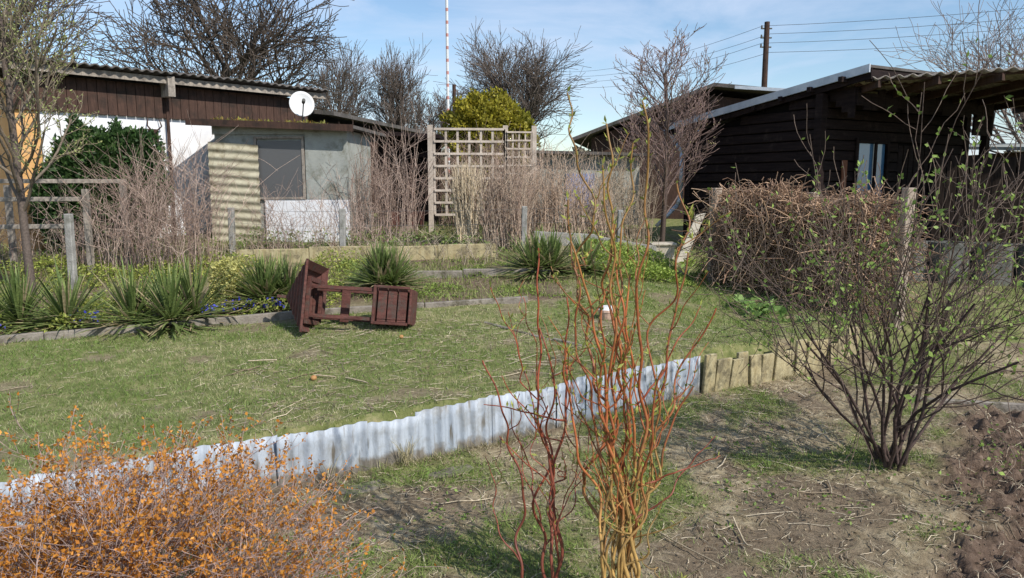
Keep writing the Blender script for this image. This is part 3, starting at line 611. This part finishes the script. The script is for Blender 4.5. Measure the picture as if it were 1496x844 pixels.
pipe=[p+[0,0,-.03],p+u*.15+[0,0,-.2],p+u*.30+[0,0,-.35],p+u*.30+[0,0,-1.1],p+u*.28+nA*.05+[0,0,-1.25],p+u*.1+nA*.35+[0,0,-1.62]]
for a,b in zip(pipe[:-1],pipe[1:]): e.cyl(a,b,.035,.035,10)
e.obj("gutter_and_downpipe",M_metal,par,smooth=True)
P0=np.array([4.62,9.86,2.98]);P1_=np.array([9.8,7.6,3.04]);P3=np.array([4.5,10.6,2.90]);P2_=np.array([9.6,13.2,2.90])
m=260;kk=8;t=np.linspace(0,1,m)[:,None,None];v=np.linspace(0,1,kk)[None,:,None]
G=(P0*(1-t)+P1_*t)*(1-v)+(P3*(1-t)+P2_*t)*v;G[...,2]+=.02*np.sin(np.linspace(0,1,m)*5.5/.15*6.283)[:,None]+.015*(vn(np.linspace(0,9,m),np.zeros(m),1.3,5)-.5)[:,None]
ii=np.arange(m*kk).reshape(m,kk);F=np.stack([ii[:-1,:-1],ii[1:,:-1],ii[1:,1:],ii[:-1,1:]],-1).reshape(-1,4)
o=fast_mesh("canopy_corrugated_roof",G.reshape(-1,3),F,M_wood_grey,None,par,True);md=o.modifiers.new("s",'SOLIDIFY');md.thickness=.012
e=MB()
for f in np.linspace(.02,.98,9):
    a=P0*(1-f)+P1_*f;b=P3*(1-f)+P2_*f;e.box(a+[0,0,-.13],b-a,[.05,.02,0],[0,0,.09])
for f in (.06,.35,.7,.97):
    a=P0*(1-f)+P3*f;b=P1_*(1-f)+P2_*f;e.box(a+[0,0,-.045],b-a,[.0,.05,0],[0,0,.03])
e.box((8.9,8.15,.2),(.1,0,0),(0,.1,0),(0,0,2.65))
e.obj("canopy_timbers",M_wood_brown,par)
e=MB();n=22
for k in range(n):
    a=B+u*.45+w*(.1+k*.145);e.box(a+[0,0,2.66-.06*abs(math.sin(k*1.05))],w*.14,u*.025,[0,0,.22])
for k in range(5):
    a=B+u*(.45-k*.1)+w*.08;e.box(a+[0,0,2.5+.08*k],u*-.1,w*.03,[0,0,.4-.08*k])
e.box(B+u*.35+w*3.2+[0,0,zg-.1],u*.1,w*.1,[0,0,2.6]);e.box(B+u*.42+w*2.85+[0,0,2.35],w*.5,u*.03,[0,0,.4])
e.obj("porch_fascia",M_wood_dark,par)
e=MB();e.box(B+w*.42+u*.04+[0,0,1.4],w*.1,u*.02,[0,0,.55]);e.obj("hanging_board",mat("brown_sign",(.16,.06,.03),(.22,.09,.05)),par)
e=MB();z=float(H(2.5,10));e.box((2.22,10.0,z),(.13,.0,.02),(.0,.03,0),(.30,.15,.66));e.obj("leaning_board",M_wood_pale,bevel=.004)
e=MB();z=float(H(2.1,9.9));e.box((1.98,10.35,z),(.3,0,0),(0,.25,0),(0,0,.2));e.box((1.95,10.32,z+.2),(.36,0,0),(0,.31,0),(0,0,.03));e.obj("white_crate",M_wood_pale,bevel=.005)
par=empty("plank_fence");r=RNG(120);e=MB();a=np.array([5.6,9.9]);b=np.array([9.5,8.6]);n=31
for k in range(n):
    p=a+(b-a)*k/n;q=(b-a)/n*.90;z=float(H(*p,False));e.box((p[0],p[1],z),(q[0],q[1],0),(.014,.02,0),(0,0,1.46+r.normal(0,.02)))
e.obj("planks",mat("fence_stain",(.014,.010,.008),(.034,.025,.020),6,.9,.3,40,stretch=(6,6,1),spec=.05),par,.004);e=MB()
for zz in (.9,1.75): e.box((a[0]+.02,a[1]+.03,zz),(b[0]-a[0],b[1]-a[1],0),(.03,.04,0),(0,0,.08))
e.obj("rails",M_wood_dark,par)
for k,(x,y) in enumerate([(4.72,8.85),(5.14,8.7),(5.58,8.6),(6.02,8.45)]):
    par=empty("concrete_planter_ring");z=float(H(x,y,False))-.05;m=20;e=MB();ro=.21;ri=.165;h=.52
    ang=[6.283*i/m for i in range(m)]
    def ring(rr,zz): return [(x+rr*math.copysign(abs(math.cos(t))**.6,math.cos(t)),y+rr*math.copysign(abs(math.sin(t))**.6,math.sin(t)),zz) for t in ang]
    e.v=ring(ro,z)+ring(ro*.97,z+h)+ring(ri,z+h)+ring(ri,z+h-.1)
    for q in range(3): e.f+=[(q*m+i,q*m+(i+1)%m,(q+1)*m+(i+1)%m,(q+1)*m+i) for i in range(m)]
    e.obj("ring",M_conc_d,par,.0)
    e=MB();e.poly(ring(ri-.002,z+h-.08));e.obj("soil_fill",M_dark,par)
for (x,y,h) in [(-4.55,7.6,.78),(-2.1,9.15,.62),(1.42,9.8,.62),(-3.6,9.5,.6),(.15,9.5,.6)]:
    z=float(H(x,y));e=MB();e.box((x-.035,y-.035,z-.1),(.07,0,0),(0,.07,0),(.01,0,h+.1));e.obj("concrete_fence_post",M_conc,bevel=.008)
T=Tubes()
for hh in (.2,.4,.58):
    for (a,b) in [((-2.1,9.15),(1.42,9.8)),((-3.6,9.5),(-2.1,9.15))]:
        t=np.linspace(0,1,8);x=a[0]+(b[0]-a[0])*t;y=a[1]+(b[1]-a[1])*t;T.add(np.stack([x,y,H(x,y,False)+hh-.02*np.sin(np.pi*t)],-1),.002,(.15,.14,.13))
T.obj("wire_fence",M_bark)
par=empty("wooden_rail_fence");e=MB()
for (a,b,zz) in [((-8,7.7),(-4.75,8.3),1.42),((-8,7.65),(-5.0,8.25),1.12),((-5.9,8.6),(-4.6,8.9),1.62)]:
    e.box((a[0],a[1],zz),(b[0]-a[0],b[1]-a[1],0),(0,.03,0),(0,0,.05))
for (x,y) in [(-4.75,8.3),(-6.1,8.0),(-5.85,8.65),(-4.65,8.92)]: e.cbox((x,y,float(H(x,y))-.1),.06,.06,1.05)
e.obj("rails_and_posts",M_wood_grey,par,.004)
# ------------------------------------------------------------------ white garden house
par=empty("white_garden_house")
A=np.array([-6.15,9.85,0]);B=np.array([-3.55,12.66,0]);u=nrm(B-A);w=np.array([-u[1],u[0],0]);L=np.linalg.norm(B-A)
e=MB();e.box(A+[0,0,.5],u*L,w*4,[0,0,2.15]);e.obj("walls",M_white,par)
e=MB();n=int(L/.125)
for k in range(n+4): e.box(A-w*.05-u*.3+u*k*.125+[0,0,2.56],u*.118,w*.045,[0,0,.46])
e.obj("wood_cladding",M_wood_brown,par)
e=MB();e.box(A-u*.34-w*.0+[0,0,.5],u*.33,w*3.5,[0,0,2.45]);e.obj("apricot_wall",M_orange,par)
e=MB();e.box(A-u*.6-w*.25+[0,0,3.03],u*(L+.95),w*.03,[0,0,.09]);e.box(A+u*1.55-w*.3+[0,0,2.85],u*.10,w*.28,[0,0,.28]);e.obj("eaves_board",M_wood_grey,par)
m=int((L+.95)/.02);t=np.linspace(0,L+.95,m);G=np.zeros((m,6,3))
for j,v in enumerate(np.linspace(-.35,4.3,6)):
    G[:,j]=(A-u*.6)[None]+u[None]*t[:,None]+w*v;G[:,j,2]=3.16+.016*np.sin(t*6.283/.13)+.02*(v+.35)+.02*(vn(t,t*0,1.2,4)-.5)
ii=np.arange(m*6).reshape(m,6);F=np.stack([ii[:-1,:-1],ii[1:,:-1],ii[1:,1:],ii[:-1,1:]],-1).reshape(-1,4)
o=fast_mesh("corrugated_roof",G.reshape(-1,3),F,M_roof,None,par,True);md=o.modifiers.new("s",'SOLIDIFY');md.thickness=.02;md.offset=1
e=MB();e.box(A+u*1.35-w*.02+[0,0,2.2],u*.14,w*.02,[0,0,.2]);
for s in(-1,1):
    p=A+u*1.42-w*.04+[0,0,2.34];e.cyl(p,p+u*.1*s+[0,0,.1]-w*.03,.014,.01,6);e.cyl(p+u*.1*s+[0,0,.1]-w*.03,p+u*.07*s+[0,0,.24],.01,.004,6)
e.obj("antler_trophy",M_wood_brown,par)
e=MB();e.cyl(A+u*1.62-w*.06+[0,0,.8],A+u*1.62-w*.06+[0,0,2.9],.025,.025,8);e.obj("downpipe",M_wood_brown,par)
par=empty("long_grey_roof_house")
A2=np.array([-3.3,13.2,0]);B2=np.array([-2.05,19,0]);u=nrm(B2-A2);w=np.array([-u[1],u[0],0]);L=np.linalg.norm(B2-A2)
e=MB();e.box(A2+[0,0,.8],u*L,w*4,[0,0,1.9]);e.obj("walls",M_wood_brown,par)
e=MB();e.box(A2-u*.2-w*.3+[0,0,2.78],u*(L+.6),w*4.6+np.array([0,0,.5]),[0,0,.07]);e.obj("roof",M_roof,par)
e=MB();e.cyl((-5.9,21,3.0),(-5.9,21,4.4),.5,.02,8);e.obj("turret_roof",M_roof,par)
par=empty("dark_garden_pergola");e=MB()
for x in(-2.15,-1.75,-1.3): e.cbox((x,12.3,.8),.07,.07,1.65)
for z in(1.15,1.35,1.55,1.85,2.05): e.box((-2.2,12.26,z),(.95,0,0),(0,.03,0),(0,0,.07))
e.box((-2.3,12.0,2.4),(1.15,0,-.06),(0,1.4,0),(0,0,.06));e.obj("frame",M_wood_dark,par)
e=MB();e.box((-2.2,13.2,.8),(.95,0,0),(0,.04,0),(0,0,1.6));e.obj("back",M_dark,par)
e=MB();e.box((-1.95,11.9,.9),(.5,0,0),(0,.3,0),(0,0,.28));e.obj("red_bench",M_wood_red,par)
# ------------------------------------------------------------------ small shed
par=empty("small_garden_shed")
u=nrm([1.9,-.15,0]);w=np.array([-u[1],u[0],0]);O=np.array([-4.2,10.55,0.])
e=MB();e.box(O+u*.02+w*.03+[0,0,.6],u*1.9,w*1.2,[0,0,1.75]);e.obj("core",M_greyp,par)
e=MB();e.box(O+u*.72+[0,0,.6],u*1.21,w*.03,[0,0,.80]);e.obj("white_base",M_white,par)
e=MB();e.box(O+u*1.33-w*.004+[0,0,1.402],u*.6,w*.034,[0,0,.98]);e.box(O+u*.0+[0,0,2.3],u*1.33,w*.03,[0,0,.12]);e.obj("grey_panels",M_greyp,par)
e=MB();e.box(O+u*.64+[0,0,1.43],u*.64,w*.025,[0,0,.78]);e.obj("window_pane",glass("dull_glass",(.10,.10,.10),.35),par)
e=MB()
for (a,z,l,h) in((.60,1.402,.035,.87),(1.28,1.402,.035,.87),(.635,1.402,.645,.03),(.635,2.24,.645,.03)): e.box(O+u*a-w*.012+[0,0,z],u*l,w*.03,[0,0,h])
e.obj("window_frame",M_wood_grey,par)
m=90;t=np.linspace(0,1,m);V=[]
for f in(0,1):
    p=O[None]+u[None]*(-.05+.72*f)-w[None]*(.04+.012*np.sin(t*12*6.283))[:,None];p[:,2]=.75+t*1.4+.05*(1-f);V.append(p)
V=np.concatenate(V);ii=np.arange(2*m).reshape(2,m);F=np.stack([ii[0,:-1],ii[1,:-1],ii[1,1:],ii[0,1:]],-1);fast_mesh("corrugated_panel",V,F,M_yelcor,None,par,True)
e=MB();e.box(O-u*.28-w*.16+[0,0,2.46],u*2.35+np.array([0,0,-.10]),w*1.8,[0,0,.045]);e.obj("roof",M_roof,par)
e=MB();e.box(O-u*.28-w*.185+[0,0,2.42],u*2.35+np.array([0,0,-.10]),w*.022,[0,0,.09]);e.obj("roof_edge",M_wood_brown,par)
r=RNG(130);n=900;x=r.uniform(-4.2,-2.6,n);y=10.4+r.random(n)*.9;k=vn(x,y,4,7)>.45;x=x[k];y=y[k];n=len(x);C=np.stack([x,y,2.5-(x+4.3)*.05+r.random(n)*.03],-1)
V,F,Cc=leaf_mesh(C,r.normal(size=(n,3))+[0,0,.8],r.uniform(.03,.07,n),.025,colvar(r,n,(.30,.17,.04),(.25,.28,.06)),r);fast_mesh("roof_moss",V,F,M_leaf,Cc,par)
par=empty("satellite_dish");cD=np.array([-2.98,10.75,2.74]);nD=nrm([.35,-.9,.28]);a=nrm(np.cross(nD,[0,0,1]));b=np.cross(a,nD);e=MB();rings=6;m=28
e.v=[tuple(cD-nD*.05)];
for q in range(1,rings+1):
    rr=.175*q/rings
    for i in range(m): t=6.283*i/m;e.v.append(tuple(cD-nD*(.05*(1-(q/rings)**2))+a*rr*math.cos(t)+b*rr*1.08*math.sin(t)))
e.f=[(0,1+i,1+(i+1)%m) for i in range(m)]
for q in range(rings-1): e.f+=[(1+q*m+i,1+(q+1)*m+i,1+(q+1)*m+(i+1)%m,1+q*m+(i+1)%m) for i in range(m)]
o=e.obj("reflector",M_dish,par,smooth=True);md=o.modifiers.new("s",'SOLIDIFY');md.thickness=.006
e=MB();e.cyl(cD-nD*.06,(cD[0]-.02,cD[1]+.12,cD[2]),.015);e.cyl((cD[0]-.02,cD[1]+.12,2.3),(cD[0]-.02,cD[1]+.12,cD[2]+.06),.018);e.cyl(cD-b*.18,cD+nD*.22-b*.06,.009);e.cyl(cD+nD*.2-b*.06,cD+nD*.27-b*.05,.024,.024)
e.obj("mount_and_feed_arm",M_conc_d,par)
# ------------------------------------------------------------------ trellis
par=empty("wooden_trellis");e=MB()
def lattice(e,x0,x1,y0,y1,z0,z1,nx_,nz_,s=.034):
    for k in range(nx_+1):
        f=k/nx_;e.box((x0+(x1-x0)*f-s/2,y0+(y1-y0)*f,z0),(s,0,0),(0,.018,0),(0,0,z1-z0))
    for k in range(nz_+1):
        zz=z0+(z1-z0)*k/nz_;e.box((x0,y0-.02,zz-s/2),(x1-x0,y1-y0,0),(0,.018,0),(0,0,s))
lattice(e,-1.18,-.12,11.4,11.5,1.15,2.44,6,7);lattice(e,-.08,.30,11.5,11.55,1.15,2.40,4,10,.024)
for x,y in((-1.24,11.42),(-.1,11.53),(.34,11.58)): e.cbox((x,y,.8),.075,.06,1.70)
e.obj("lattice",mat("trellis_wood",(.38,.32,.26),(.56,.48,.40),6,.8,.3,40),par)
par=empty("blue_grey_hut");e=MB();e.box((.35,13.2,.9),(1.9,0,0),(0,1.5,0),(0,0,1.25));e.obj("walls",M_greyp,par)
e=MB();e.box((.25,13.0,2.15),(2.1,0,-.05),(0,1.9,0),(0,0,.05));e.obj("roof",M_roof,par);e=MB();e.box((.95,13.17,1.2),(.5,0,0),(0,.02,0),(0,0,.6));e.obj("blue_tarp",M_tarp,par)
par=empty("brown_gabled_cabin");e=MB()
pts=[(1.9,18,.8),(6.2,17,.8),(6.2,17,3.4),(4.4,17.4,3.65),(1.9,18,2.7)]
e.poly(pts);e.poly([(p[0]+1,p[1]+5,p[2]) for p in pts][::-1])
for i in range(5):
    a=pts[i];b=pts[(i+1)%5];e.poly([b,a,(a[0]+1,a[1]+5,a[2]),(b[0]+1,b[1]+5,b[2])])
e.obj("walls",M_wood_brown,par)
e=MB();e.box((1.4,17.7,2.62),(3.1,-.75,1.16),(1.2,5.8,0),(0,0,.08));e.box((4.5,16.95,3.78),(2.0,-.5,-.25),(1.2,5.8,0),(0,0,.08));e.obj("roof",M_roof,par)
e=MB();e.box((4.9,16.75,3.70),(2.2,-.5,-.2),(0,-.03,0),(0,0,.07));e.obj("fascia",M_metal,par)
par=empty("green_roof_shed");e=MB();e.box((9.3,13.5,.5),(3,0,0),(0,3,0),(0,0,1.7));e.obj("walls",M_wood_brown,par);e=MB();e.box((9.0,13.2,2.2),(3.6,0,.1),(0,3.5,.2),(0,0,.06));e.obj("roof",M_greyp,par)
# ------------------------------------------------------------------ poles and wires
par=empty("striped_flagpole");w_=MB();rd=MB();z=1.0;k=0
while z<8.6:
    st_=.26 if k%2==0 else .09;(w_ if k%2==0 else rd).cyl((-1.86,22,z),(-1.86,22,z+st_),.04,.04,8);z+=st_;k+=1
w_.obj("white_bands",M_dish,par);rd.obj("red_bands",mat("faded_red",(.45,.20,.16),(.55,.26,.22)),par)
e=MB();e.cyl((-1.6,21,1),(-1.6,21,4.35),.06,.05,8);e.obj("wooden_post",M_wood_brown)
par=empty("utility_pole");e=MB();e.cyl((9.95,30,1),(9.95,30,7.9),.13,.10,10);e.obj("pole",M_wood_brown,par);e=MB()
for dz in (.25,.6,.95): e.cyl((9.75,30,7.9-dz),(10.15,30,7.9-dz),.03,.03,6);e.cyl((9.75,30,7.9-dz-.02),(9.75,30,7.9-dz+.12),.04,.03,6)
e.obj("insulators",M_conc_d,par)
par=empty("utility_pole");e=MB();e.cyl((1.2,60,1),(1.2,60,10.4),.13,.10,8);e.obj("pole",M_wood_brown,par)
T=Tubes();t=np.linspace(0,1,16)
for j,(dx,dz) in enumerate([(-.15,-.15),(.15,-.45),(-.15,-.8),(.15,-1.15)]):
    for (q,sag) in (((31,19.5,8.6),.5),((1.2,60,10.9),.9)):
        a=np.array([9.95+dx,30,7.9+dz]);b=np.array(q)+[dx,0,dz];P=a+(b-a)*t[:,None];P[:,2]-=sag*4*t*(1-t);T.add(P,.009,(.10,.10,.11))
T.obj("overhead_wires",M_bark)
par=empty("small_flower_pot");x,y=.85,6.55;z=float(H(x,y));e=MB();e.cyl((x,y,z),(x,y,z+.07),.055,.075,16);e.cyl((x,y,z+.07),(x,y,z+.09),.08,.08,16);e.obj("pot",mat("pot_pinkish",(.5,.32,.24),(.6,.42,.32)),par,smooth=False)
e=MB();e.cyl((x,y,z+.09),(x,y,z+.12),.07,.05,12);e.obj("white_lid",M_dish,par)
for (x,y,s) in [(-1.35,4.9,.022),(-.9,5.9,.02)]:
    z=float(H(x,y));bpy.ops.mesh.primitive_ico_sphere_add(subdivisions=3,radius=s,location=(x,y,z+s*.7));ob=bpy.context.object;ob.name="fallen_apple";ob.scale=(1,1,.85);ob.data.materials.append(mat("apple_skin",(.35,.16,.06),(.45,.25,.10)));ob.data.shade_smooth()
# ------------------------------------------------------------------ world, sun, camera
SV=nrm(np.array([.56,-.54,.70]));elev=math.asin(SV[2]);az=math.atan2(SV[0],SV[1])
wd=bpy.data.worlds.new("World");sc.world=wd;wd.use_nodes=True;N=wd.node_tree.nodes;L=wd.node_tree.links;bg=N["Background"]
sk=N.new("ShaderNodeTexSky");sk.sky_type='NISHITA';sk.sun_disc=False;sk.sun_elevation=elev;sk.sun_rotation=az;sk.air_density=1.1;sk.dust_density=.2;sk.ozone_density=3.5
tc=N.new("ShaderNodeTexCoord");mp=N.new("ShaderNodeMapping");mp.inputs["Scale"].default_value=(1,1,4);L.new(tc.outputs["Generated"],mp.inputs[0])
n=N.new("ShaderNodeTexNoise");n.inputs["Scale"].default_value=2.6;n.inputs["Detail"].default_value=8;n.inputs["Roughness"].default_value=.6;n.inputs["Distortion"].default_value=.5;L.new(mp.outputs[0],n.inputs[0])
rp=N.new("ShaderNodeValToRGB");rp.color_ramp.elements[0].position=.42;rp.color_ramp.elements[1].position=.70;rp.color_ramp.elements[0].color=(.0,.0,.0,1);rp.color_ramp.elements[1].color=(.75,.75,.75,1);L.new(n.outputs[0],rp.inputs[0])
mx=N.new("ShaderNodeMix");mx.data_type='RGBA';L.new(rp.outputs[0],mx.inputs["Factor"]);L.new(sk.outputs[0],mx.inputs["A"]);mx.inputs["B"].default_value=(4.9,5.6,7.0,1);L.new(mx.outputs["Result"],bg.inputs[0]);bg.inputs[1].default_value=.15
sl=bpy.data.lights.new("sun",'SUN');sl.energy=5.0;sl.angle=math.radians(.6);sl.color=(1,.955,.89);so=link(bpy.data.objects.new("sun",sl));so.rotation_euler=Vector(SV).to_track_quat('Z','Y').to_euler()
cam=bpy.data.cameras.new("camera");cam.sensor_width=36;cam.lens=26;cam.clip_end=2000;cam.clip_start=.05;co=link(bpy.data.objects.new("camera",cam));co.location=(0,0,1.6);co.rotation_euler=(math.radians(82),0,0);sc.camera=co
sc.view_settings.view_transform='Standard';sc.view_settings.look='None';sc.view_settings.exposure=0
